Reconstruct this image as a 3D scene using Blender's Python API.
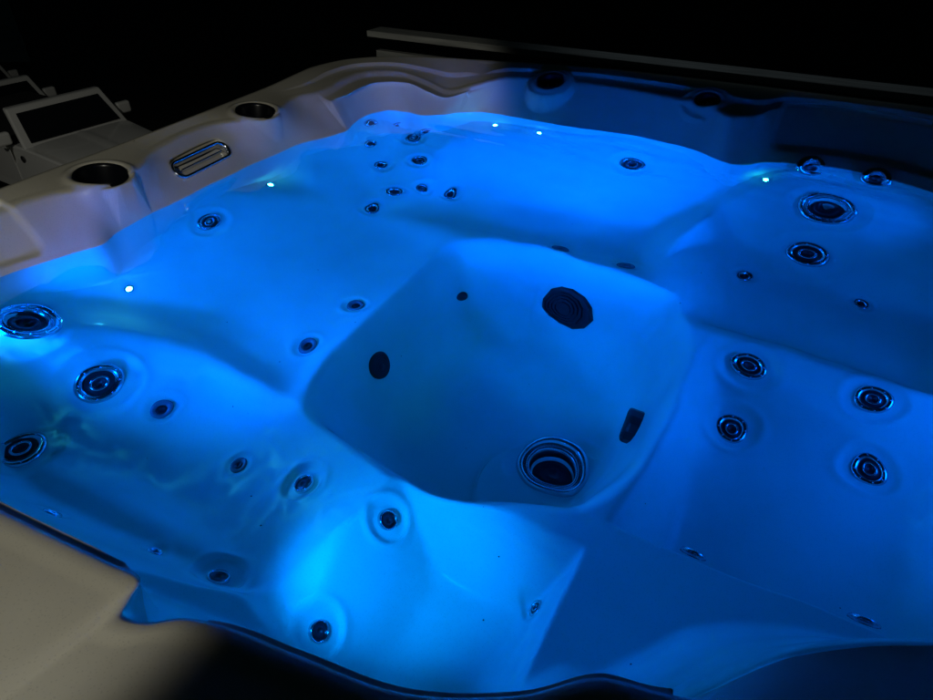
import bpy, bmesh, math, random
import numpy as np
from mathutils import Vector, Matrix
R = math.radians
random.seed(7)
C = bpy.context.scene
for o in list(bpy.data.objects): bpy.data.objects.remove(o)
COL = C.collection

# ---------------------------------------------------------------- camera
cam_d = bpy.data.cameras.new('camera'); cam = bpy.data.objects.new('camera', cam_d); COL.objects.link(cam)
cam_d.sensor_width = 36; cam_d.lens = 36*650/933; cam_d.clip_end = 500; cam_d.clip_start = .02
cam.location = (0, 0, .70); cam.rotation_euler = (R(90-36.2), 0, R(29))
C.camera = cam
C.render.resolution_x, C.render.resolution_y = 1024, 768

# ---------------------------------------------------------------- world, lamps, exposure
W = bpy.data.worlds.new('World'); C.world = W; W.use_nodes = True
bg = W.node_tree.nodes['Background']
bg.inputs[0].default_value = (.15, .55, .75, 1); bg.inputs[1].default_value = .0022
C.view_settings.view_transform = 'Standard'; C.view_settings.look = 'None'
C.view_settings.exposure = 0; C.view_settings.gamma = 1
C.cycles.use_denoising = True
C.cycles.sample_clamp_indirect = 25
C.cycles.max_bounces = 14; C.cycles.diffuse_bounces = 8; C.cycles.transmission_bounces = 10; C.cycles.glossy_bounces = 6
C.cycles.caustics_refractive = True; C.cycles.caustics_reflective = True
C.cycles.blur_glossy = .3

def lamp(name, kind, loc, target, power, col, size=.05, cone=None, blend=.5):
    d = bpy.data.lights.new(name, kind); d.energy = power; d.color = col
    if kind in ('SPOT', 'POINT'): d.shadow_soft_size = size
    if kind == 'SPOT': d.spot_size = R(cone); d.spot_blend = blend
    if kind == 'AREA': d.size = size
    o = bpy.data.objects.new(name, d); COL.objects.link(o); o.location = loc
    o.rotation_euler = (Vector(target)-Vector(loc)).to_track_quat('-Z', 'Y').to_euler()
    return o
BLUE = (.0, .136, 1.1)
# unseen spa lamps just under water, several added to even out the blue light
for loc, aim, power, cone, blend, size in (
        ((-.46, .250, -.030), (-.450, .520, -.32), 21, 58, 1, .03),
        ((-.86, .212, -.085), (-.24, .55, -.31), 34, 44, 1, .05),
        ((.17, .60, -.08), (-.85, 2.05, .06), 370, 54, 1, .10),
        ((.58, 1.86, -.07), (-.8, 2.08, -.05), 100, 80, 1, .10),
        ((.58, 1.20, -.12), (-.1, 1.25, -.40), 8.5, 150, 1, .10),  # added fill for the right lounger
        ((-1.36, .44, -.07), (-.5, 1.9, -.06), 38, 130, .9, .05),
        ((-.95, .235, -.10), (-1.25, 1.8, -.04), 46, 100, 1, .05)):
    lamp('spa_and_added_lamp', 'SPOT', loc, aim, power, (0, .24, 1) if size == .03 else BLUE, size, cone, blend)
# added lamp: its noise pattern stands in for water caustics over the left seats
wl = lamp('spa_and_added_lamp', 'SPOT', (-1.37, .43, -.045), (-.80, 1.10, -.30), 4.5, (.20, .75, .90), .004, 126, .6)
wl.data.use_nodes = True; nt = wl.data.node_tree; nn_ = nt.nodes; em = nn_['Emission']; L_ = nt.links.new
geo = nn_.new('ShaderNodeNewGeometry'); mp = nn_.new('ShaderNodeMapping'); mp.inputs['Scale'].default_value = (1.0, 1.0, 2.6)
L_(geo.outputs['Incoming'], mp.inputs[0])
prev = None
for sc_, th, seed in ((3.0, 40, (0, 0, 0)), (5.2, 30, (5, 2, 7))):
    m0 = nn_.new('ShaderNodeMapping'); m0.inputs['Location'].default_value = seed; L_(mp.outputs[0], m0.inputs[0])
    nz = nn_.new('ShaderNodeTexNoise'); nz.inputs['Scale'].default_value = sc_; nz.inputs['Detail'].default_value = 1.5; nz.inputs['Distortion'].default_value = .9
    L_(m0.outputs[0], nz.inputs['Vector'])
    a_ = nn_.new('ShaderNodeMath'); a_.operation = 'SUBTRACT'; a_.inputs[1].default_value = .5; L_(nz.outputs['Fac'], a_.inputs[0])
    b_ = nn_.new('ShaderNodeMath'); b_.operation = 'ABSOLUTE'; L_(a_.outputs[0], b_.inputs[0])
    c_ = nn_.new('ShaderNodeMath'); c_.operation = 'MULTIPLY'; c_.inputs[1].default_value = th; L_(b_.outputs[0], c_.inputs[0])
    d_ = nn_.new('ShaderNodeMath'); d_.operation = 'SUBTRACT'; d_.use_clamp = True; d_.inputs[0].default_value = 1; L_(c_.outputs[0], d_.inputs[1])
    e_ = nn_.new('ShaderNodeMath'); e_.operation = 'POWER'; e_.inputs[1].default_value = 2.5; L_(d_.outputs[0], e_.inputs[0])
    if prev is None: prev = e_
    else:
        f_ = nn_.new('ShaderNodeMath'); f_.operation = 'ADD'; L_(prev.outputs[0], f_.inputs[0]); L_(e_.outputs[0], f_.inputs[1]); prev = f_
n2 = nn_.new('ShaderNodeTexNoise'); n2.inputs['Scale'].default_value = 2.4; L_(geo.outputs['Incoming'], n2.inputs['Vector'])
m2 = nn_.new('ShaderNodeMapRange'); m2.inputs[1].default_value = .40; m2.inputs[2].default_value = .56; L_(n2.outputs['Fac'], m2.inputs[0])
mu = nn_.new('ShaderNodeMath'); mu.operation = 'MULTIPLY'; L_(prev.outputs[0], mu.inputs[0]); L_(m2.outputs[0], mu.inputs[1]); L_(mu.outputs[0], em.inputs['Strength'])
# the house lamp behind the photographer, the yard lamp over the cars and an added fill lamp along the railing
lamp('house_lamp', 'SPOT', (.12, -1.25, 1.30), (-1.9, .75, 0), 58, (1, .98, .84), .035, 51.5, .15)
lamp('yard_and_added_lamp', 'SPOT', (-5.6, -.5, 1.6), (-12.5, 6.0, -3.0), 250, (1, 1, .92), .2, 70, .8)
lamp('yard_and_added_lamp', 'SPOT', (-5.2, 2.72, 1.5), (-.2, 2.74, .11), 110, (.78, .92, 1.0), .1, 7, .8)

# ---------------------------------------------------------------- helpers
def mat(name, col, rough=.5, metal=0, **kw):
    m = bpy.data.materials.new(name); m.use_nodes = True
    b = m.node_tree.nodes['Principled BSDF']
    b.inputs['Base Color'].default_value = (*col, 1); b.inputs['Roughness'].default_value = rough
    b.inputs['Metallic'].default_value = metal
    for k, v in kw.items(): b.inputs[k.replace('_', ' ')].default_value = v
    return m
def noise_mat(name, c1, c2, scale, rough=.6, bump=0., detail=5, rvar=0., stretch=(1,1,1), **kw):
    m = mat(name, c1, rough, **kw); n = m.node_tree.nodes; l = m.node_tree.links; b = n['Principled BSDF']
    tc = n.new('ShaderNodeTexCoord'); mp = n.new('ShaderNodeMapping'); mp.inputs['Scale'].default_value = stretch
    nz = n.new('ShaderNodeTexNoise'); nz.inputs['Scale'].default_value = scale; nz.inputs['Detail'].default_value = detail
    l.new(tc.outputs['Object'], mp.inputs[0]); l.new(mp.outputs[0], nz.inputs['Vector'])
    cr = n.new('ShaderNodeValToRGB'); cr.color_ramp.elements[0].position = .35; cr.color_ramp.elements[1].position = .68
    cr.color_ramp.elements[0].color = (*c1, 1); cr.color_ramp.elements[1].color = (*c2, 1)
    l.new(nz.outputs['Fac'], cr.inputs[0]); l.new(cr.outputs[0], b.inputs['Base Color'])
    if rvar:
        mr = n.new('ShaderNodeMapRange'); mr.inputs[3].default_value = rough-rvar; mr.inputs[4].default_value = rough+rvar
        l.new(nz.outputs['Fac'], mr.inputs[0]); l.new(mr.outputs[0], b.inputs['Roughness'])
    if bump:
        bp = n.new('ShaderNodeBump'); bp.inputs['Strength'].default_value = bump; bp.inputs['Distance'].default_value = .01
        l.new(nz.outputs['Fac'], bp.inputs['Height']); l.new(bp.outputs[0], b.inputs['Normal'])
    return m
def link(name, bm, m, parent=None, smooth=True, bevel=0):
    me = bpy.data.meshes.new(name); bmesh.ops.recalc_face_normals(bm, faces=bm.faces); bm.to_mesh(me); bm.free()
    if smooth:
        for p in me.polygons: p.use_smooth = True
    o = bpy.data.objects.new(name, me); COL.objects.link(o)
    for x in (m if isinstance(m, list) else [m]): me.materials.append(x)
    if bevel:
        b = o.modifiers.new('bevel', 'BEVEL'); b.width = bevel; b.segments = 3; b.limit_method = 'ANGLE'; b.angle_limit = R(35)
        b.harden_normals = False
        w = o.modifiers.new('wn', 'WEIGHTED_NORMAL')
    if parent: o.parent = parent
    return o
def empty(name, loc, label, cat, group=None, rot=(0,0,0)):
    o = bpy.data.objects.new(name, None); COL.objects.link(o); o.location = loc; o.rotation_euler = rot
    o.empty_display_size = .1
    o['label'] = label; o['category'] = cat
    if group: o['group'] = group
    return o
def lathe(bm, prof, n=40, M=None, closed=False):
    """revolve (r, z) pairs; M places it"""
    M = M or Matrix(); rings = []
    for r, z in prof:
        if r < 1e-6: rings.append([bm.verts.new(M @ Vector((0, 0, z)))])
        else: rings.append([bm.verts.new(M @ Vector((r*math.cos(2*math.pi*i/n), r*math.sin(2*math.pi*i/n), z))) for i in range(n)])
    for a, b in zip(rings[:-1], rings[1:]):
        for i in range(n):
            j = (i+1) % n
            if len(a) == 1 and len(b) == 1: continue
            if len(a) == 1: bm.faces.new((a[0], b[i], b[j]))
            elif len(b) == 1: bm.faces.new((a[i], a[j], b[0]))
            else: bm.faces.new((a[i], a[j], b[j], b[i]))
    return bm
def box(bm, x0, x1, y0, y1, z0, z1, M=None):
    M = M or Matrix()
    v = [bm.verts.new(M @ Vector(p)) for p in ((x0,y0,z0),(x1,y0,z0),(x1,y1,z0),(x0,y1,z0),(x0,y0,z1),(x1,y0,z1),(x1,y1,z1),(x0,y1,z1))]
    for f in ((0,3,2,1),(4,5,6,7),(0,1,5,4),(1,2,6,5),(2,3,7,6),(3,0,4,7)): bm.faces.new([v[i] for i in f])
def hexa(bm, P):
    v = [bm.verts.new(p) for p in P]
    for f in ((0,3,2,1),(4,5,6,7),(0,1,5,4),(1,2,6,5),(2,3,7,6),(3,0,4,7)): bm.faces.new([v[i] for i in f])

# ---------------------------------------------------------------- materials
M_SHELL = noise_mat('pearl_acrylic', (.72,.68,.57), (.79,.755,.645), 5, rough=.22, detail=3, rvar=.04, Coat_Weight=.3, Coat_Roughness=.08)
_nt = M_SHELL.node_tree; _n = _nt.nodes; _b = _n['Principled BSDF']; _src = _b.inputs['Base Color'].links[0].from_socket
_tc = _n.new('ShaderNodeTexCoord'); _v = _n.new('ShaderNodeTexVoronoi'); _v.inputs['Scale'].default_value = 260; _nt.links.new(_tc.outputs['Object'], _v.inputs['Vector'])
_mr = _n.new('ShaderNodeMapRange'); _mr.inputs[1].default_value = .05; _mr.inputs[2].default_value = .32; _mr.inputs[3].default_value = .84; _mr.inputs[4].default_value = 1
_nt.links.new(_v.outputs['Distance'], _mr.inputs[0])
_mx = _n.new('ShaderNodeMixRGB'); _mx.blend_type = 'MULTIPLY'; _mx.inputs[0].default_value = 1; _nt.links.new(_src, _mx.inputs[1]); _nt.links.new(_mr.outputs[0], _mx.inputs[2]); _nt.links.new(_mx.outputs[0], _b.inputs['Base Color'])
# acrylic under water barely mirrors (its index is close to water's), dry acrylic does
_g = _n.new('ShaderNodeNewGeometry'); _sx = _n.new('ShaderNodeSeparateXYZ'); _nt.links.new(_g.outputs['Position'], _sx.inputs[0])
for _sock, _wet, _dry in (('Specular IOR Level', .05, .55), ('Coat Weight', .0, .35)):
    _m = _n.new('ShaderNodeMapRange'); _m.inputs[1].default_value = -.003; _m.inputs[2].default_value = .003; _m.inputs[3].default_value = _wet; _m.inputs[4].default_value = _dry
    _nt.links.new(_sx.outputs['Z'], _m.inputs[0]); _nt.links.new(_m.outputs[0], _b.inputs[_sock])
M_CHROME = mat('jet_steel', (.62,.64,.68), .16, 1)
M_GREYP = mat('grey_plastic', (.16,.17,.19), .25)
M_BLACK = mat('black_plastic', (.007,.008,.011), .4)
M_GRATE = mat('black_grate', (.006,.007,.010), .55)
M_SMOKE = mat('dark_liner', (.004,.005,.008), .28)
M_CAB = noise_mat('cabinet_panel', (.035,.030,.027), (.055,.048,.042), 9, rough=.6, bump=.2, stretch=(1,1,.1))
M_LED = mat('led_lens', (.5,.8,1), .2, Emission_Color=(.25,.75,1,1), Emission_Strength=140)
M_LEDG = mat('led_lens_green', (.3,.9,.7), .2, Emission_Color=(.1,.95,.65,1), Emission_Strength=90)

# ---------------------------------------------------------------- shell shape (shared)
# stations round the tub: waterline x,y | fold x,y,z | outer rim x,y | ledge width
ST = np.array([
 (-1.40, .40,  -1.46, .36,.100,  -1.620, .30, .000),
 (-1.46, .50,  -1.50, .50,.100,  -1.620, .50, .000),
 (-1.468,.60,  -1.53, .62,.100,  -1.624, .65, .000),
 (-1.425,.72,  -1.53, .73,.102,  -1.634, .75, .000),
 (-1.410,.785, -1.50, .80,.104,  -1.640, .82, .000),
 (-1.435,.84,  -1.465,.85,.104,  -1.644, .88, .000),
 (-1.448,.93,  -1.475,.95,.102,  -1.648, .98, .000),
 (-1.465,1.13, -1.565,1.12,.100, -1.660,1.14, .000),
 (-1.478,1.35, -1.590,1.34,.100, -1.680,1.36, .000),
 (-1.478,1.44, -1.520,1.445,.100, -1.690,1.46, .000),
 (-1.476,1.53, -1.515,1.525,.100, -1.700,1.56, .000),
 (-1.435,1.68, -1.575,1.68,.098, -1.715,1.70, .000),
 (-1.425,1.745,-1.545,1.765,.098,-1.725,1.79, .006),
 (-1.450,1.81, -1.545,1.83,.100, -1.732,1.87, .034),
 (-1.468,1.90, -1.560,1.92,.104, -1.735,1.96, .046),
 (-1.440,1.99, -1.555,2.04,.104, -1.700,2.11, .046),
 (-1.365,2.015,-1.45, 2.12,.100, -1.600,2.22, .046),
 (-1.290,2.005,-1.34, 2.12,.082, -1.480,2.285,.046),
 (-1.235,2.035,-1.25, 2.12,.060, -1.360,2.325,.018),
 (-1.190,2.10, -1.17, 2.16,.080, -1.230,2.355,.004),
 (-1.13, 2.146,-1.09, 2.222,.100,-1.10, 2.390,.000),
 (-1.00, 2.150,-.98,  2.27,.100, -.98,  2.415,.000),
 (-.815, 2.140,-.82,  2.30,.100, -.80,  2.450,.000),
 (-.66,  2.152,-.66,  2.30,.100, -.65,  2.465,.000),
 (-.54,  2.156,-.53,  2.28,.100, -.52,  2.468,.000),
 (-.42,  2.135,-.42,  2.25,.100, -.41,  2.470,.000),
 (-.333, 2.106,-.34,  2.22,.098, -.33,  2.470,.000),
 (-.265, 2.060,-.28,  2.17,.094, -.26,  2.470,.000),
 (-.215, 2.045,-.215, 2.20,.094, -.20,  2.470,.000),
 (-.150, 2.10, -.165, 2.30,.098, -.15,  2.470,.000),
 (-.073, 2.135,-.08,  2.345,.100,-.07,  2.470,.000),
 (.02,   2.155,.03,   2.355,.100,.03,   2.468,.000),
 (.114,  2.155,.13,   2.350,.100,.14,   2.466,.000),
 (.21,   2.130,.23,   2.325,.100,.25,   2.464,.000),
 (.296,  2.085,.33,   2.270,.100,.37,   2.460,.000),
 (.40,   2.02, .44,   2.17,.100, .52,   2.440,.000),
 (.50,   1.92, .55,   2.03,.100, .68,   2.340,.000),
 (.57,   1.78, .64,   1.83,.100, .77,   2.120,.000),
 (.61,   1.58, .69,   1.58,.100, .79,   1.780,.000),
 (.62,   1.35, .70,   1.35,.100, .79,   1.420,.000),
 (.62,   1.10, .70,   1.08,.100, .79,   1.080,.000),
 (.60,   .90,  .66,   .83,.100,  .79,   .740, .000),
 (.54,   .74,  .58,   .60,.100,  .78,   .400, .000),
 (.42,   .655, .42,   .45,.095,  .68,   .100, .000),
 (.27,   .600, .24,   .385,.082, .46,   -.02, .000),
 (.138,  .515, .12,   .365,.080, .26,   -.05, .000),
 (.055,  .420, .038,  .356,.080, .11,   -.05, 0.0017),
 (.005,  .365, .000,  .350,.080, .03,   -.05, 0.0063),
 (-.045, .350, -.043, .338,.080, -.03,  -.05, 0.0076),
 (-.100, .300, -.100, .288,.080, -.09,  -.05, 0.0076),
 (-.200, .246, -.200, .235,.080, -.19,  -.05, 0.0076),
 (-.308, .226, -.308, .216,.080, -.30,  -.05, 0.0076),
 (-.400, .212, -.400, .202,.080, -.39,  -.05, 0.0063),
 (-.440, .200, -.440, .189,.080, -.43,  -.05, 0.0025),
 (-.466, .182, -.466, .169,.080, -.455, -.05, 0.0013),
 (-.500, .178, -.496, .160,.080, -.49,  -.05, 0.0004),
 (-.545, .200, -.507, .178,.080, -.505, -.05, 0.0004),
 (-.585, .222, -.518, .199,.080, -.53,  -.05, 0.0013),
 (-.620, .212, -.560, .196,.080, -.57,  -.05, 0.0063),
 (-.745, .200, -.745, .181,.080, -.74,  -.05, 0.0080),
 (-.95,  .190, -.95,  .171,.080, -.94,  -.05, 0.0080),
 (-1.13, .190, -1.13, .170,.082, -1.15, -.05, 0.0076),
 (-1.27, .215, -1.28, .185,.088, -1.36, -.03, 0.0050),
 (-1.35, .29,  -1.39, .255,.095, -1.55, .09,  .002),
])
CEN = np.array([-.42, 1.15])
def catmull(P, n_per):
    """closed centripetal-ish Catmull-Rom through the rows of P"""
    m = len(P); out = []
    for i in range(m):
        p0,p1,p2,p3 = P[(i-1)%m],P[i],P[(i+1)%m],P[(i+2)%m]
        k = n_per[i]
        u = (np.arange(k)/k)[:,None]
        d1 = max(np.linalg.norm(p2[:4]-p1[:4]),1e-4)
        d0 = max(np.linalg.norm(p1[:4]-p0[:4]),1e-4); d2 = max(np.linalg.norm(p3[:4]-p2[:4]),1e-4)
        m1 = ((p1-p0)/d0*d1 + (p2-p1))*.5 ; m2 = ((p2-p1)+(p3-p2)/d2*d1)*.5
        m1 *= min(1, 1.0); 
        out.append((2*u**3-3*u**2+1)*p1+(u**3-2*u**2+u)*m1+(-2*u**3+3*u**2)*p2+(u**3-u**2)*m2)
    return np.vstack(out)
_n = [max(3,int(round(np.linalg.norm(np.maximum(np.abs(ST[(i+1)%len(ST),:4]-ST[i,:4]),0))/.0078))) for i in range(len(ST))]
RING = catmull(ST, _n)
_a = np.unwrap(np.arctan2(RING[:,1]-CEN[1], RING[:,0]-CEN[0]))
_ra = np.hypot(RING[:,0]-CEN[0], RING[:,1]-CEN[1])
_o = np.argsort(np.mod(_a, 2*np.pi)); _ang = np.mod(_a,2*np.pi)[_o]; _rad = _ra[_o]
def wall_r(x, y):
    return np.interp(np.mod(np.arctan2(y-CEN[1], x-CEN[0]),2*np.pi), _ang, _rad, period=2*np.pi)
def smin(a, b, k):
    h = np.clip(.5+.5*(b-a)/k, 0, 1); return b*(1-h)+a*h - k*h*(1-h)
def smax(a, b, k): return -smin(-a, -b, k)
def sstep(a, b, x):
    u = np.clip((x-a)/(b-a),0,1); return u*u*(3-2*u)
# pits: floor z, edges (x0,y0,x1,y1, slope, softness); pit interior is to the LEFT of each edge
PITS = [
 ('footwell', -.80, .05, [(-.66,.845,-.47,.825, 3.2),(-.47,.825,-.30,.895,3.0),(-.30,.895,-.262,.99,3.2),(-.262,.99,-.262,1.25,3.6),(-.265,1.25,-.33,1.40,3.6),
                (-.33,1.40,-.52,1.45,4.5),(-.52,1.45,-.72,1.38,3.0),(-.72,1.38,-.74,1.15,2.6),(-.74,1.15,-.72,.93,2.6),(-.72,.93,-.66,.845,2.8)]),
 ('left seat', -.455, .06, [(-1.25,.88,-.95,.86,1.0),(-.95,.86,-.95,1.36,.9),(-.95,1.36,-1.28,1.44,.5),(-1.23,1.44,-1.25,.88,1.55)]),
 ('far seat', -.43, .06, [(-1.05,1.62,-.43,1.66,.8),(-.39,1.66,-.40,1.95,1.15),(-.40,1.83,-1.0,1.80,1.25),(-1.0,1.80,-1.14,1.58,1.2),(-1.14,1.58,-1.05,1.50,.7)]),
 ('right corner seat', -.45, .06, [(-.10,1.50,.34,1.46,1.3),(.34,1.46,.40,1.74,1.6),(.38,1.72,-.08,1.74,1.08),(-.10,1.80,-.11,1.50,1.5)]),
 ('right lounger', -.47, .045, [(-.06,.775,.32,.775,9.0),(.27,.775,.27,1.40,.75),(.27,1.12,-.03,1.12,.62),(-.02,1.12,-.035,.775,1.5)]),
 ('near seat', -.475, .03, [(-.39,.38,-.205,.38,2.4),(-.203,.38,-.206,.59,3.0),(-.206,.59,-.42,.590,1.5),(-.385,.59,-.365,.38,1.15)]),
 ('near left seat', -.44, .08, [(-1.0,.43,-.80,.44,1.7),(-.82,.44,-.84,.60,.50),(-.78,.59,-1.0,.60,.75),(-1.0,.60,-1.0,.42,1.0)]),
]
PK = {'footwell': .085, 'left seat': .05, 'far seat': .055, 'right corner seat': .05, 'right lounger': .025, 'near seat': .010, 'near left seat': .04}
def shell_z(x, y):
    x = np.asarray(x,float); y = np.asarray(y,float)
    R = wall_r(x, y); r = np.hypot(x-CEN[0], y-CEN[1]); dw = (1-r/R)*R
    near = np.maximum(1-sstep(.34,.58,y), (1-sstep(.85,1.15,y))*sstep(-.45,-.25,x))                         # the near side has steeper walls
    wd = .40*(1-near) + .17*near
    cap = -.32 + .25*(1-sstep(.03,1,dw/wd)) + .07*(1-sstep(0,.05,dw))
    z = cap
    for (nm, fl, soft, E) in PITS:
        g = None
        for (x0,y0,x1,y1,sl) in E:
            ex,ey = x1-x0,y1-y0; L = np.hypot(ex,ey)
            d = ((x-x0)*ey - (y-y0)*ex)/L          # positive outside (to the right)
            s = soft if sl < 6 else .01
            v = (np.sqrt(d*d+s*s)+d)*.5*sl
            g = v if g is None else smax(g, v, .09 if nm == 'footwell' else .02 if nm == 'near seat' else .05)
        z = smin(z, fl+g, PK[nm])
    # filter dome in the near right corner of the footwell
    z = np.where(dw < 0, .02, z)
    z = smax(z, -.695 + .0*x - 3.0*np.clip(np.hypot(x+.325,y-.965)-.165,0,9), .02)
    return z
# ---------------------------------------------------------------- jets: x, y, radius, kind
JETS = [
    (-1.365, 0.552, 0.075, 'big'),
    (-1.168, 0.545, 0.050, 'mid'),
    (-1.170, 0.362, 0.046, 'mid'),
    (-1.054, 0.594, 0.022, 'dark'),
    (-1.418, 1.102, 0.039, 'mid'),
    (-0.967, 1.132, 0.023, 'faint'),
    (-0.964, 0.936, 0.026, 'faint'),
    (-0.835, 0.572, 0.017, 'faint'),
    (-0.949, 0.293, 0.017, 'small'),
    (-0.775, 0.330, 0.015, 'small'),
    (-0.681, 0.587, 0.023, 'halo'),
    (-0.649, 0.356, 0.020, 'halo'),
    (-0.491, 0.596, 0.022, 'halo'),
    (-0.470, 0.379, 0.020, 'halo'),
    (-0.202, 0.602, 0.017, 'mid'),
    (-1.455, 1.908, 0.034, 'small'),
    (-1.395, 2.011, 0.034, 'small'),
    (-1.273, 2.010, 0.033, 'small'),
    (-1.307, 1.959, 0.034, 'mid'),
    (-1.388, 1.815, 0.028, 'small'),
    (-1.208, 1.834, 0.028, 'mid'),
    (-1.306, 1.758, 0.027, 'small'),
    (-1.120, 1.731, 0.027, 'mid'),
    (-1.187, 1.646, 0.029, 'small'),
    (-1.029, 1.770, 0.025, 'small'),
    (-1.205, 1.557, 0.024, 'small'),
    (-0.581, 1.606, 0.026, 'faint'),
    (-0.381, 1.582, 0.025, 'faint'),
    (-0.525, 2.046, 0.045, 'mid'),
    (-0.015, 2.146, 0.048, 'small'),
    (0.158, 2.140, 0.043, 'small'),
    (0.058, 2.005, 0.077, 'big'),
    (0.049, 1.843, 0.055, 'mid'),
    (-0.090, 1.730, 0.023, 'small'),
    (0.201, 1.728, 0.023, 'small'),
    (-0.003, 1.312, 0.039, 'mid'),
    (0.002, 1.167, 0.033, 'mid'),
    (0.241, 1.317, 0.037, 'mid'),
    (0.257, 1.168, 0.034, 'mid'),
    (-0.497, 1.491, 0.085, 'suction'),
    (-0.794, 1.411, 0.019, 'suction'),
    (-0.823, 1.037, 0.042, 'suction'),
    (-0.196, 1.145, 0.056, 'suction'),
    (-0.341, 1.050, 0.090, 'dome'),
    (-1.378, .792, .009, 'led'),
    (-1.446, 1.372, .009, 'led'),
    (-0.882, 2.113, 0.011, 'led'),
    (-1.054, 2.120, 0.011, 'led'),
    (-0.123, 2.075, 0.010, 'ledg'),
]
DISH = {'dome': (1.25, .002), 'halo': (.050, .010), 'big': (1.45, .006), 'mid': (1.75, .006), 'rlmid': (1.75, .006), 'small': (1.6,.003), 'dark':(1.6,.003), 'faint':(1.6,.003)}
def base_z(x, y): return float(shell_z(np.array([x]), np.array([y]))[0])
_FC = {}
def surf_frame(x, y, e=.02):
    if (x, y, e) in _FC: return _FC[(x, y, e)]
    z = base_z(x, y)
    dx = (base_z(x+e, y)-base_z(x-e, y))/(2*e); dy = (base_z(x, y+e)-base_z(x, y-e))/(2*e)
    n = Vector((-dx, -dy, 1)).normalized()
    _FC[(x, y, e)] = (Vector((x, y, z)), n)
    return _FC[(x, y, e)]
def shell_full(x, y):
    """the moulded shell with a shallow dish round every jet"""
    z = shell_z(x, y)
    out = z.copy()
    for (jx, jy, r, k) in JETS:
        if k not in DISH: continue
        Rd, dp = DISH[k]
        if k != 'halo': Rd = Rd*r
        p, n = surf_frame(jx, jy)
        near = (np.abs(x-jx) < .16) & (np.abs(y-jy) < .16)
        if not near.any(): continue
        X, Y, Z = x[near]-p.x, y[near]-p.y, z[near]-p.z
        d = np.sqrt(np.maximum(X*X+Y*Y+Z*Z - (X*n.x+Y*n.y+Z*n.z)**2, 0))
        lip = np.exp(-((d-Rd*1.06)/(.008))**2)*(.005 if k == 'halo' else .0022)
        out[near] += (-dp*(1-sstep(Rd*.72, Rd, d)) + lip)
        if r > .055: out[near] -= .035*(1-sstep(.50*r, .66*r, d))
    return out

# ---------------------------------------------------------------- hot tub
tub = empty('hot_tub', (0, 0, -.9), 'large square hot tub with pearl white acrylic shell, lit blue from under its water', 'hot tub')
tub_parts = []
def own(o, p=None):
    o.parent = p or tub
    if p is None: o.location = Vector(o.location) + Vector((0, 0, .9))
    return o

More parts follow.
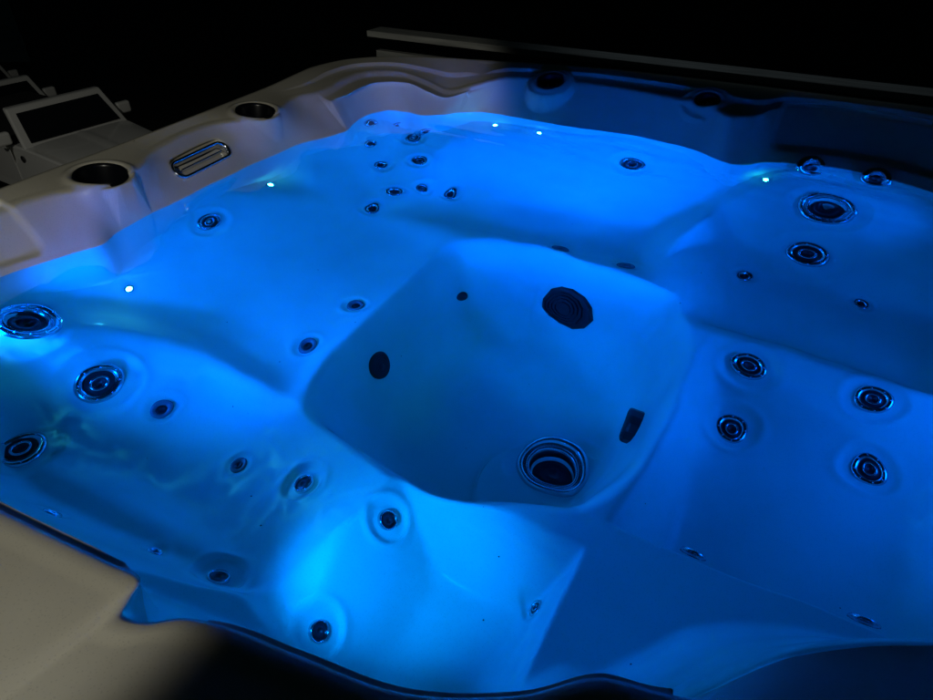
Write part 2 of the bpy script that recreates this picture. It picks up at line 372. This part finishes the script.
# x, y, radius, tilt towards the water, collar width
CUPS = [(-1.520, .905, .060, .16, .016), (-1.570, 1.485, .058, .16, .016), (-.915, 2.268, .044, .32, .040), (-.372, 2.275, .038, .40, .044)]
def build_shell():
    NI = 210
    n = len(RING); Wx, Wy = RING[:,0], RING[:,1]; Fx, Fy, Fz = RING[:,2], RING[:,3], RING[:,4]; Ox, Oy = RING[:,5], RING[:,6]; Lg = np.maximum(RING[:,7], 0)
    rings = []
    rr = np.linspace(0, 1, NI+1)[1:]
    rr = 1-(1-rr)**1.12
    for q in rr:
        x = CEN[0]+(Wx-CEN[0])*q; y = CEN[1]+(Wy-CEN[1])*q
        z = shell_full(x, y)
        if q == rr[-1]: z = np.zeros(n)
        rings.append((x, y, z, 0))
    ux, uy = Fx-Wx, Fy-Wy; ul = np.hypot(ux, uy)+1e-6; 
    ox, oy = Ox-Fx, Oy-Fy; ol = np.hypot(ox, oy)+1e-6; nx, ny = ox/ol, oy/ol       # outward
    # inner wall with a small moulded ledge under the fold
    for v in np.linspace(0, 1, 34)[1:]:
        zl = Fz*v
        led = Lg*sstep(.55, .72, v)*(1-sstep(.80, .86, v))
        sh = v + .12*np.sin(v*math.pi)*0
        x = Wx+ux*sh - nx*led; y = Wy+uy*sh - ny*led
        z = Fz*np.where(Lg > .004, np.where(v < .55, v*1.56, np.where(v < .80, .858+(v-.55)*.10, .883+(v-.80)*.585)), v)
        rings.append((x, y, z, v))
    # fold, flat rim with a raised bead, rounded outer edge
    for q, dz in ((.006,.003),(.013,.0052),(.022,.0066),(.032,.0072)):
        rings.append((Fx+nx*q, Fy+ny*q, Fz+dz, 1+q))
    b0x, b0y = Fx+nx*.032, Fy+ny*.032
    e1x, e1y = Ox-nx*.02, Oy-ny*.02
    far = sstep(1.65, 1.95, Fy+.25*np.abs(Fx+.6)*0) * (1-sstep(.30,.45,Fx)) 
    for q in np.linspace(0, 1, 26)[1:]:
        zz = (Fz+.0072)*(1-q)+(.120)*q
        gap = np.exp(-((Fx+1.16)/.03)**2)
        bead = .010*sstep(.40,.44,q)*far*(1-gap) if q < .9 else .010*far*(1-gap)
        rings.append((b0x+(e1x-b0x)*q, b0y+(e1y-b0y)*q, zz+bead, 2+q))
    for q, dz in ((-.008,-.001),(.002,-.005),(.010,-.013),(.014,-.024),(.015,-.040),(.015,-.060),(.004,-.066)):
        rings.append((Ox+nx*q, Oy+ny*q, np.full(n, .120)+.010*far*(dz>-.03)+dz, 9))
    X = np.array([r[0] for r in rings]); Y = np.array([r[1] for r in rings]); Z = np.array([r[2] for r in rings]); V = np.array([np.full(n, r[3]) for r in rings])
    # cup holders: a boss standing out of the wall with a deep round well
    rim = V > 0
    for cx, cy, cr, TILT, cw_ in CUPS:
        d = np.hypot(X-cx, Y-cy)
        m = rim & (d < .16) & (V < 9)
        top = .108
        ax_ = np.array([cx-CEN[0], cy-CEN[1]]); ax_ = np.array([-1., 0.]) if cx < -1.3 else np.array([0., 1.])
        top = .104 + TILT*((X-cx)*ax_[0]+(Y-cy)*ax_[1])
        boss = np.where(d < cr+cw_, top, top - (d-cr-cw_)*7)
        lipc = .006*np.exp(-((d-cr-.012)/.010)**2)
        z2 = np.maximum(Z, boss)
        z2 = np.where(d < cr+.04, z2+lipc, z2)
        well = np.clip((cr-d)/.006, 0, 1); well = well*well*(3-2*well)
        z2 = z2*(1-well) + (top-.095)*well
        Z = np.where(m, z2, Z)
    # head rest recess on the left wall, long recess on the far wall, slot of the waterfall spout
    def rrect(u, v, u0, u1, v0, v1, rad, soft):
        cu, cv, hu, hv = (u0+u1)/2, (v0+v1)/2, (u1-u0)/2-rad, (v1-v0)/2-rad
        qx = np.abs(u-cu)-hu; qy = np.abs(v-cv)-hv
        sd = np.hypot(np.maximum(qx,0), np.maximum(qy,0))+np.minimum(np.maximum(qx,qy),0)-rad
        return 1-sstep(-soft, soft, sd)
    OXn = np.broadcast_to(nx, X.shape); OYn = np.broadcast_to(ny, X.shape)
    inwall = (V > 0) & (V < 1.5)
    k = rrect(Y, Z, .40, .690, .018, .150, .03, .006)*((X < -1.38) & (V > 0) & (V < 2.30))
    X = X + OXn*k*.016; Y = Y + OYn*k*.016; Z = Z - k*.008
    k = rrect(X, Z, -.150, .310, .026, .20, .030, .006)*((Y > 1.9) & (V > 0) & (V < 2.30))
    X = X + OXn*k*.030; Y = Y + OYn*k*.030; Z = Z-k*.008
    k = rrect(Y, Z, 1.108, 1.318, .036, .072, .017, .002)*((X < -1.45) & inwall)
    X = X + OXn*k*.022; Y = Y + OYn*k*.022
    nr = len(rings)
    verts = np.empty((nr*n+1, 3)); verts[:nr*n, 0] = X.ravel(); verts[:nr*n, 1] = Y.ravel(); verts[:nr*n, 2] = Z.ravel()
    verts[-1] = (CEN[0], CEN[1], shell_full(np.array([CEN[0]]), np.array([CEN[1]]))[0])
    i = np.arange(n); j = (i+1) % n
    quads = np.concatenate([np.stack([a*n+i, a*n+j, (a+1)*n+j, (a+1)*n+i], 1)[:, ::-1] for a in range(nr-1)])
    tris = np.stack([np.full(n, nr*n), i, j], 1)
    me = bpy.data.meshes.new('shell')
    me.vertices.add(len(verts)); me.vertices.foreach_set('co', verts.ravel())
    nl = quads.size+tris.size
    me.loops.add(nl); me.polygons.add(len(quads)+len(tris))
    me.loops.foreach_set('vertex_index', np.concatenate([quads.ravel(), tris.ravel()]).astype(np.int32))
    ls = np.concatenate([np.arange(len(quads))*4, quads.size+np.arange(len(tris))*3]).astype(np.int32)
    me.polygons.foreach_set('loop_start', ls)
    me.polygons.foreach_set('use_smooth', np.ones(len(quads)+len(tris), bool))
    me.update(); me.validate()
    # faces must look up/inwards
    me.materials.append(M_SHELL)
    o = bpy.data.objects.new('shell', me); COL.objects.link(o)
    return o
shell = own(build_shell())
me = shell.data
if sum(me.polygons[i].normal.z for i in range(0, 4000, 7)) < 0: me.flip_normals()

# cabinet under the rim
bm = bmesh.new()
pts = [(x, y) for x, y in zip(RING[::12, 5], RING[::12, 6])]
cx, cy = -.42, 1.2
lo = [bm.verts.new((cx+(x-cx)*.985, cy+(y-cy)*.985, -.895)) for x, y in pts]; hi = [bm.verts.new((cx+(x-cx)*.985, cy+(y-cy)*.985, .055)) for x, y in pts]
for i in range(len(pts)):
    j = (i+1) % len(pts); bm.faces.new((lo[i], lo[j], hi[j], hi[i]))
bm.faces.new(lo)
own(link('cabinet', bm, M_CAB, smooth=False))

# ---- jets
def frame(p, n):
    n = n.normalized(); up = Vector((0, 0, 1)) if abs(n.z) < .95 else Vector((0, 1, 0))
    x = up.cross(n).normalized(); y = n.cross(x)
    return Matrix(((x.x, y.x, n.x, p.x), (x.y, y.y, n.y, p.y), (x.z, y.z, n.z, p.z), (0, 0, 0, 1)))
protos = {}
def jet_mesh(kind):
    """unit radius jets, facing +z"""
    if kind in protos: return protos[kind]
    a = bmesh.new(); b = bmesh.new()
    if kind == 'big':
        lathe(a, [(1.0,-.03),(1.0,.03),(.95,.10),(.86,.12),(.78,.09),(.74,.02),(.72,-.04),(.70,.0),(.665,.05),(.63,.03),(.60,-.10),(.60,-.22)], 64)
        for k in range(12):
            t = 2*math.pi*k/12; lathe(a, [(.0,.16),(.035,.15),(.045,.11),(.045,.08)], 10, Matrix.Translation((.87*math.cos(t), .87*math.sin(t), 0)))
        lathe(b, [(.60,-.10),(.52,-.16),(.44,-.08),(.30,-.06),(.24,-.14),(.20,-.26),(0,-.28)], 48)
    elif kind in ('mid', 'rlmid'):
        lathe(a, [(1.0,-.05),(1.0,.03),(.93,.11),(.80,.13),(.68,.08),(.62,-.02),(.60,-.15)], 48)
        for k in range(8):
            t = 2*math.pi*(k+.3)/8; lathe(a, [(.0,.17),(.04,.16),(.055,.12),(.055,.09)], 10, Matrix.Translation((.82*math.cos(t), .82*math.sin(t), 0)))
        lathe(b, [(.62,-.06),(.50,-.12),(.42,.0),(.32,.06),(.22,.05),(.18,-.04),(.16,-.2),(0,-.22)], 40)
        lathe(a, [(.42,.0),(.42,.10),(.38,.14),(.31,.13),(.28,.02)], 36)
    elif kind == 'halo':
        lathe(a, [(1.0,-.2),(1.0,.06),(.93,.16),(.82,.14),(.78,.04),(.76,-.1)], 40)
        lathe(b, [(.77,-.05),(.66,.10),(.50,.22),(.34,.26),(.26,.20),(.22,.05),(0,.0)], 36)
    elif kind == 'dome':
        lathe(a, [(1.0,-.30),(1.0,.06),(.97,.14),(.90,.19),(.83,.18),(.80,.11),(.77,.09),(.74,.14),(.69,.17),(.64,.13),(.61,-.02),(.60,-.3)], 72)
        lathe(b, [(.61,-.22),(.45,-.18),(.34,-.10),(.30,-.16),(.22,-.10),(.15,-.14),(0,-.13)], 48)
    else:
        lathe(a, [(1.0,-.08),(1.0,.06),(.90,.20),(.72,.20),(.56,.10),(.49,.02),(.48,-.1)], 32)
        lathe(b, [(.50,-.05),(.42,.06),(.34,.16),(.22,.14),(.16,-.02),(0,-.05)], 28)
    if kind not in ('big', 'dome'):
        zs = [v.co.z for v in b.verts]; z0 = min(zs); k_ = min(1, .075/(max(zs)-z0)); 
        for v in b.verts: v.co.z = .02 + (v.co.z-z0)*k_
        for v in a.verts:
            if v.co.z < .02 and math.hypot(v.co.x, v.co.y) < .9: v.co.z = .02
    out = []
    for bmx, nm, m in ((a, 'jet', M_CHROME), (b, 'nozzle', M_BLACK)):
        me = bpy.data.meshes.new(nm); bmesh.ops.recalc_face_normals(bmx, faces=bmx.faces); bmx.to_mesh(me); bmx.free()
        for p in me.polygons: p.use_smooth = True
        me.materials.append(m); out.append(me)
    if kind in ('dark', 'faint'):
        out[0].materials.clear(); out[0].materials.append(M_GREYP)
    protos[kind] = out
    return out
def place_jet(x, y, r, kind, p=None, n=None):
    if p is None:
        p, n = surf_frame(x, y)
        if kind in DISH: p = p - n*DISH[kind][1]*.95
    M = frame(p+n*(.0045 if kind == 'halo' else .004 if (-.3 < x < -.1 and y < .7) or (kind == 'small' and y > 1.9) else .001), n)
    a, b = jet_mesh(kind)
    o = bpy.data.objects.new('jet', a); COL.objects.link(o); o.parent = tub
    o.matrix_local = Matrix.Translation((0,0,.9)) @ M @ Matrix.Diagonal((r, r, r*(1.9 if kind == 'halo' else 1.2), 1))
    c = bpy.data.objects.new('nozzle', b); COL.objects.link(c); c.parent = o
    if kind == 'dome': c.data.materials.clear(); c.data.materials.append(M_BLACK)
    return o
for (x, y, r, k) in JETS:
    if k in ('suction', 'led', 'ledg', 'step'): continue
    o = place_jet(x, y, r, k)
    if k == 'dome': o['label'] = 'largest ringed jet on a raised pad in the footwell'
for sx in (.0, .262):   # two jets in the upright face of the lounger step, seen edge-on
    place_jet(0, 0, .024, 'mid', Vector((sx, .780, -.345)), Vector((0, .96, .30)))

# suction covers
for (x, y, r, k) in JETS:
    if k != 'suction': continue
    p, n = surf_frame(x, y, .03)
    bm = bmesh.new()
    if x > -.3: n = Vector((-1, -.12, .16)).normalized(); p = p + Vector((-.004, 0, .0))
    prof = [(r, -.02), (r, .004), (r*.95, .010), (r*.85, .013)]
    for q in (.75, .6, .45, .3): prof += [(r*(q+.05), .013), (r*(q+.04), .009), (r*q, .009), (r*(q-.01), .013)]
    prof += [(0, .014)]
    if r < .03: prof = [(r, -.01), (r, .003), (r*.9, .007), (r*.4, .009), (0, .009)]
    if x > -.3: prof = [(q, z+.012 if z > 0 else z) for q, z in prof]
    lathe(bm, prof, 12 if r > .05 else 28, frame(p, n))
    own(link('suction_cover', bm, M_GRATE, smooth=(r < .05)))

# waterline LED lenses
for (x, y, r, k) in JETS:
    if k not in ('led', 'ledg'): continue
    p, n = surf_frame(x, y)
    F = frame(p, n)
    bm = bmesh.new(); lathe(bm, [(.012,-.01),(.012,.002),(.0095,.004),(.008,.003)], 20, F); f = own(link('led_light', bm, M_GREYP))
    bm = bmesh.new(); lathe(bm, [(.008,.002),(.006,.0055),(0,.0075)], 16, F); l2 = link('lens', bm, M_LEDG if k == 'ledg' else M_LED); l2.parent = f

# cup holder liners
for cx, cy, cr, TILT, cw_ in CUPS:
    bm = bmesh.new()
    n_ = Vector((TILT, 0, 1)) if cx < -1.3 else Vector((0, -TILT, 1))
    lathe(bm, [(cr+.003,-.002),(cr+.002,.0075),(cr-.003,.0075),(cr-.006,.001),(cr-.009,-.040),(cr-.012,-.050),(cr-.018,-.054),(cr-.022,-.0545),(cr-.024,-.0545),(.012,-.0545),(.010,-.0545),(0,-.0545)], 48, frame(Vector((cx, cy, .104)), n_))
    l = own(link('cup_holder', bm, M_SMOKE))

# waterfall spout on the left wall
def wall_frame(y):
    i = int(np.argmin(np.abs(RING[:,1]-y) + (RING[:,0] > -1.3)*9))
    w = Vector((RING[i,0], RING[i,1], 0)); f = Vector((RING[i,2], RING[i,3], RING[i,4]))
    return w, f
w0, f0 = wall_frame(1.108); w1, f1 = wall_frame(1.318)
c = (w0+f0+w1+f1)/4; ax = ((w1+f1)-(w0+f0)).normalized(); upv = ((f0-w0)+(f1-w1)).normalized(); nn = ax.cross(upv); nn = nn if nn.x > 0 else -nn; upv = nn.cross(ax); upv = upv if upv.z > 0 else -upv
def stadium(hl, hr, k=12):
    P = []
    for i in range(k+1): t = -math.pi/2+math.pi*i/k; P.append((hl-hr+hr*math.cos(t), hr*math.sin(t)))
    for i in range(k+1): t = math.pi/2+math.pi*i/k; P.append((-hl+hr+hr*math.cos(t), hr*math.sin(t)))
    return P
def pill(bm, levels):
    rings = []
    for hl, hr, d in levels:
        rings.append([bm.verts.new(c+ax*u+upv*v+nn*d) for u, v in stadium(hl, hr)])
    for a, b in zip(rings[:-1], rings[1:]):
        for i in range(len(a)):
            j = (i+1) % len(a); bm.faces.new((a[i], a[j], b[j], b[i]))
    return rings
bm = bmesh.new(); pill(bm, [(.112,.029,-.006),(.112,.029,.004),(.109,.026,.008),(.105,.022,.007),(.102,.019,.000),(.101,.018,-.016)])
sp = own(link('waterfall_spout', bm, M_CHROME))
bm = bmesh.new(); r_ = pill(bm, [(.1015,.0185,-.012),(.098,.015,-.018)]); bm.faces.new(r_[-1]); q = link('spout_cavity', bm, M_BLACK); q.parent = sp
bm = bmesh.new()
for u0, u1, v0, v1, d0, d1 in ((-.082,.082,-.004,.000,-.018,.004),):
    hexa(bm, [c+ax*a+upv*b+nn*d for d in (d0, d1) for a, b in ((u0,v0),(u1,v0),(u1,v1),(u0,v1))])
q = link('spout_lip', bm, M_CHROME, bevel=.0012); q.parent = sp

# ---------------------------------------------------------------- water
m = bpy.data.materials.new('spa_water'); m.use_nodes = True; nt = m.node_tree; b = nt.nodes['Principled BSDF']
b.inputs['Base Color'].default_value = (.02,.80,1,1); b.inputs['Roughness'].default_value = 0; b.inputs['IOR'].default_value = 1.333; b.inputs['Transmission Weight'].default_value = 1
def water_mesh():
    k = 260; x = np.linspace(-1.60, .72, k); y = np.linspace(.10, 2.30, k)
    X, Y = np.meshgrid(x, y)
    rng = np.random.RandomState(3); Z = np.zeros_like(X)
    for _ in range(34):
        a = rng.uniform(0, math.pi*2); lam = rng.uniform(.06, .36); ph = rng.uniform(0, 6.28)
        u = X*math.cos(a)+Y*math.sin(a)
        Z += lam**1.1*.0013*np.sin(2*math.pi*u/lam+ph+.7*np.sin(3*X+ph)+.5*np.sin(4*Y-ph))
    # livelier water along the far wall
    far = sstep(1.6, 2.1, Y)
    Z += far*.0007*np.sin(2*math.pi*(Y*.95+.16*X+.015*np.sin(9*X))/.075)
    verts = np.stack([X.ravel(), Y.ravel(), Z.ravel()], 1)
    # keep only the water inside the tub wall
    inside = (np.hypot(X-CEN[0], Y-CEN[1]) < wall_r(X, Y)+.022)
    f = []
    for i in range(k-1):
        for j in range(k-1):
            if inside[i,j] or inside[i+1,j+1] or inside[i+1,j] or inside[i,j+1]:
                f.append((i*k+j, i*k+j+1, (i+1)*k+j+1, (i+1)*k+j))
    me = bpy.data.meshes.new('water'); me.from_pydata(verts.tolist(), [], f)
    for p in me.polygons: p.use_smooth = True
    return me
wme = water_mesh(); wme.materials.append(m)
water = bpy.data.objects.new('water', wme); COL.objects.link(water); water['kind'] = 'structure'

# small things on the shell: splashed drops on the rim, grit and tiny bubbles on the seats
rnd = random.Random(11)
bm = bmesh.new()
NR = len(RING)
for _ in range(170):
    i = rnd.randrange(NR); r_ = RING[i]; q = rnd.uniform(.02, .95)
    ox_, oy_ = r_[5]-r_[2], r_[6]-r_[3]; l_ = math.hypot(ox_, oy_)
    x = r_[2]+ox_/l_*.04+(ox_-ox_/l_*.06)*q; y = r_[3]+oy_/l_*.04+(oy_-oy_/l_*.06)*q
    if any(math.hypot(x-c_[0], y-c_[1]) < .13 for c_ in CUPS) or y > 1.65: continue
    z = (r_[4]+.0072)*(1-q)+.12*q + .0002
    if -1.38 > x and .38 < y < .72: continue
    rr_ = rnd.choice((.0012,.0016,.0022,.003))
    lathe(bm, [(rr_,0),(rr_*.9,rr_*.28),(rr_*.6,rr_*.48),(0,rr_*.58)], 10, Matrix.Translation((x, y, z)))
M_DROP = mat('water_drop', (1,1,1), .02, Transmission_Weight=1, IOR=1.33)
o = link('water_droplets', bm, M_DROP); o['kind'] = 'stuff'
bm = bmesh.new()
for _ in range(46):
    x, y = rnd.uniform(-1.2, .4), rnd.uniform(.35, 1.9)
    p, n_ = surf_frame(x, y); rr_ = rnd.choice((.0008,.0011,.0016))
    lathe(bm, [(rr_,0),(rr_*.8,rr_*.6),(0,rr_*.8)], 6, frame(p, n_))
o = link('grit', bm, mat('grit', (.05,.045,.04), .8)); o['kind'] = 'stuff'

# ---------------------------------------------------------------- deck, yard
M_DECK = noise_mat('deck_boards', (.06,.045,.033), (.11,.085,.062), 7, rough=.7, bump=.3, stretch=(.3,6,1))
bm = bmesh.new()
y = -1.6
while y < 2.72:
    box(bm, -2.05, 3.2, y, y+.135, -.935, -.905); y += .142
o = link('deck', bm, M_DECK, smooth=False); o['kind'] = 'structure'
M_RAIL = noise_mat('weathered_rail', (.30,.31,.30), (.46,.47,.45), 12, rough=.75, bump=.3, stretch=(.4,5,5))
rail = empty('deck_railing', (0, 2.7, -.9), 'weathered pale wooden deck railing with flat cap board behind the far rim of the tub', 'railing')
def rpart(name, boxes):
    bm = bmesh.new()
    for q in boxes: box(bm, *q)
    o = link(name, bm, M_RAIL, smooth=False, bevel=.003); o.location = (0, -2.7, .9); o.parent = rail
    return o
rpart('cap_board', [(-2.00, 3.1, 2.655, 2.765, .092, .118)])
rpart('lower_rail', [(-1.98, 3.1, 2.69, 2.725, -.055, .03)])
rpart('bottom_rail', [(-1.98, 3.1, 2.69, 2.725, -.80, -.72)])
for x in (-.9, .75, 2.6): rpart('post', [(x, x+.085, 2.726, 2.79, -.905, .091)])
x = -1.80
bal = []
while x < 2.7:
    if not any(abs(x-q-.04) < .07 for q in (-.9, .75)): rpart('baluster', [(x, x+.035, 2.691, 2.724, -.719, -.056)])
    x += .13

M_GROUND = noise_mat('dark_gravel', (.030,.030,.028), (.060,.058,.052), 3, rough=.95, bump=.6, detail=9)
bm = bmesh.new()
fw = Vector((-.485, .875, 0))
def gz(x, y):
    d = Vector((x, y, 0)).dot(fw); return -3.4 - .17*min(max(0, d-8.2), 34)
N = 60; rng = [(-1 if i < 0 else 1)*(abs(i)/30)**2.2*160 for i in range(-30, 31)]
g = [[bm.verts.new((u*.875 - v*.485, u*.485+v*.875, gz(u*.875 - v*.485, u*.485+v*.875))) for v in rng] for u in rng]
for a in range(60):
    for b_ in range(60): bm.faces.new((g[a][b_], g[a+1][b_], g[a+1][b_+1], g[a][b_+1]))
o = link('ground', bm, M_GROUND); o['kind'] = 'structure'

M_CONC = noise_mat('pale_concrete', (.30,.30,.28), (.42,.41,.38), .6, rough=.9)
bm = bmesh.new()
prev = None
for a, b in [((-99.11, 54.63, -9.13), (-109.18, 49.05, -9.13)), ((-82.21, 45.35, -9.13), (-90.69, 40.65, -9.13)), ((-73.6, 40.65, -9.13), (-81.27, 36.4, -9.13)), ((-65.0, 35.86, -9.13), (-71.86, 32.06, -9.13)), ((-57.99, 32.02, -9.13), (-64.18, 28.59, -9.13)), ((-52.21, 28.86, -9.13), (-57.86, 25.73, -9.13)), ((-47.42, 26.18, -9.13), (-52.62, 23.3, -9.13)), ((-44.12, 24.33, -9.13), (-48.99, 21.62, -9.13))]:
    cur = (bm.verts.new(a), bm.verts.new(b))
    if prev: bm.faces.new((prev[0], prev[1], cur[1], cur[0]))
    prev = cur
o = link('driveway', bm, M_CONC, smooth=False); o['kind'] = 'structure'
# ---------------------------------------------------------------- cars parked below the deck
M_CARW = mat('white_car_paint', (.62,.61,.57), .28, Coat_Weight=.5, Coat_Roughness=.05)
M_GLASS = mat('dark_car_glass', (.008,.010,.012), .08)
M_TOP = mat('black_soft_top', (.010,.010,.011), .9)
M_TYRE = mat('tyre_rubber', (.012,.012,.012), .8)
M_TRIM = mat('black_trim', (.012,.012,.013), .5)
M_LENS = mat('headlight_glass', (.35,.36,.38), .12)
M_RIM = mat('alloy_rim', (.30,.30,.31), .35, 1)
def suv(loc, rz, label, Wd=1.86, cowl=1.17, roof=1.66, spare=False):
    t = empty('parked_car', loc, label, 'car', 'white boxy cars parked below the deck', (0, 0, rz))
    hw = Wd/2
    def part(name, bm, m, parent=t, smooth=True, bevel=.02):
        o = link(name, bm, m, None, smooth, bevel); o.parent = parent; return o
    # body: +x is forward, wheels at x = 1.45 and -1.35
    bm = bmesh.new()
    prof = [(2.18,.42),(2.22,.60),(2.20,.98),(2.10,1.07),(1.0,cowl),(-2.2,cowl+.0),(-2.28,1.0),(-2.3,.45),(-1.80,.42),(-1.75,.62),(-1.60,.80),(-1.35,.87),(-1.10,.80),(-.95,.62),(-.90,.38),(1.0,.38),(1.05,.62),(1.20,.80),(1.45,.87),(1.70,.80),(1.85,.62),(1.90,.42)]
    L_ = [bm.verts.new((x, hw*(.965 if z > 1.0 else 1)*(.93 if x > 2.05 else 1), z)) for x, z in prof]
    R_ = [bm.verts.new((x, -hw*(.965 if z > 1.0 else 1)*(.93 if x > 2.05 else 1), z)) for x, z in prof]
    bm.faces.new(L_[::-1]); bm.faces.new(R_)
    for i in range(len(prof)):
        j = (i+1) % len(prof); bm.faces.new((L_[i], L_[j], R_[j], R_[i]))
    part('body', bm, M_CARW, bevel=.035)
    # bonnet skin with a raised centre line
    bm = bmesh.new(); nx, ny = 14, 20; G = []
    for i in range(nx+1):
        row = []
        for j in range(ny+1):
            u, v = i/nx, j/ny*2-1
            x = 1.02+u*1.10; y = v*(hw-.12)*(1-.04*u)
            z = cowl+.022 - (.085)*u - .03*u**6 + .018*math.exp(-(v/.035)**2) + .022*(1-abs(v)**6)
            row.append(bm.verts.new((x, y, z)))
        G.append(row)
    for i in range(nx):
        for j in range(ny): bm.faces.new((G[i][j], G[i+1][j], G[i+1][j+1], G[i][j+1]))
    h = part('bonnet', bm, M_CARW, bevel=0)
    # cabin
    fx, rx = .95, .55                      # windscreen foot and head
    tw, bw = hw-.16, hw-.045
    bm = bmesh.new()
    hexa(bm, [(.62,-bw+.0,cowl-.02),(.62,bw,cowl-.02),(-2.22,bw,cowl-.02),(-2.22,-bw,cowl-.02),(.50,-bw+.03,cowl+.10),(.50,bw-.03,cowl+.10),(-2.18,bw-.03,cowl+.06),(-2.18,-bw+.03,cowl+.06)])
    part('folded_soft_top', bm, M_TOP, bevel=.05)
    bm = bmesh.new()
    hexa(bm, [(fx+.015,-bw-.01,cowl-.02),(fx+.015,bw+.01,cowl-.02),(fx-.07,bw+.01,cowl-.02),(fx-.07,-bw-.01,cowl-.02),(rx+.015,-tw-.01,roof+.03),(rx+.015,tw+.01,roof+.03),(rx-.11,tw+.01,roof+.03),(rx-.11,-tw-.01,roof+.03)])
    part('windscreen_frame', bm, M_CARW, bevel=.03)
    def pane(name, P, n_off, m=M_GLASS, th=.012):
        """P: four corners; n_off pushes it proud of the cabin"""
        a, b, c_, d = [Vector(p) for p in P]; nn = (b-a).cross(d-a).normalized()*n_off
        bm = bmesh.new(); k = nn.normalized()*th
        hexa(bm, [q+nn for q in (a,b,c_,d)] + [q+nn+k*(1 if n_off > 0 else -1) for q in (a,b,c_,d)])
        return part(name, bm, m, bevel=.004)
    def lerp(p, q, u): return tuple(p[i]+(q[i]-p[i])*u for i in range(3))
    A, B, Cc, D = (fx,-bw,cowl), (fx,bw,cowl), (rx,tw,roof), (rx,-tw,roof)
    def inset(A, B, Cc, D, s, t0, t1):
        l0, l1 = lerp(A, D, t0), lerp(A, D, t1); r0, r1 = lerp(B, Cc, t0), lerp(B, Cc, t1)
        return [lerp(l0, r0, s), lerp(l0, r0, 1-s), lerp(l1, r1, 1-s), lerp(l1, r1, s)]
    ws = pane('windscreen', inset(A, B, Cc, D, .065, .08, .86), .021)
    for sgn in (-1, 1):
        bm = bmesh.new(); box(bm, -.30, .55, hw+.002 if sgn > 0 else -hw-.012, hw+.012 if sgn > 0 else -hw-.002, .55, 1.10); part('door', bm, M_CARW, bevel=.004)
        bm = bmesh.new(); box(bm, .60, .72, sgn*(bw+.02) if sgn > 0 else -bw-.28, bw+.28 if sgn > 0 else -(bw+.02), cowl+.04, cowl+.24)
        part('wing_mirror', bm, M_CARW, bevel=.045)
        for wx in (1.45, -1.35):
            bm = bmesh.new(); Mx = Matrix.Translation((wx, sgn*(hw-.13), .37)) @ Matrix.Rotation(R(90), 4, 'X')
            lathe(bm, [(.23,-.12),(.34,-.12),(.37,-.09),(.37,.09),(.34,.12),(.23,.12),(.23,-.12)], 36, Mx); w = part('wheel', bm, M_TYRE, bevel=0)
            bm = bmesh.new(); lathe(bm, [(.235,-.07),(.20,-.10),(.08,-.08),(0,-.11)] if sgn > 0 else [(.235,.07),(.20,.10),(.08,.08),(0,.11)], 28, Mx); part('rim', bm, M_RIM, parent=w, bevel=0)
        bm = bmesh.new(); lathe(bm, [(.11,0),(.11,.02),(.085,.035),(0,.045)], 28, Matrix.Translation((2.205, sgn*(hw-.30), .80)) @ Matrix.Rotation(R(90), 4, 'Y')); part('headlight', bm, M_LENS, bevel=0)
    bm = bmesh.new(); box(bm, 2.19, 2.225, -.36, .36, .66, .92); gr = part('grille', bm, M_TRIM, bevel=.01)
    bm = bmesh.new(); box(bm, 2.16, 2.34, -hw+.06, hw-.06, .42, .58); part('bumper', bm, M_TRIM, bevel=.03)
    bm = bmesh.new(); lathe(bm, [(.055,0),(.055,.012),(.04,.016),(0,.016)], 24, Matrix.Translation((.78, -hw*.965, .98)) @ Matrix.Rotation(R(90), 4, 'X')); part('fender_badge', bm, M_TRIM, bevel=0)
    return t
def cw(px, py): return px*.875-py*.485, px*.485+py*.875      # camera-heading metres -> world x, y

def put_car(px, py, gz_, head, label, **kw):
    """px, py: metres in the heading frame"""
    x, y = cw(px, py)
    return suv((x, y, gz_), R(90-head+29), label, **kw)
put_car(-7.15, 11.22, -3.909, 123, 'white boxy car with black soft top nearest the tub')
put_car(-10.02, 13.94, -4.362, 123, 'second white car, half hidden behind the nearest one')
put_car(-14.27, 19.45, -5.277, 123, 'farthest white car, only a sliver showing at the left edge')
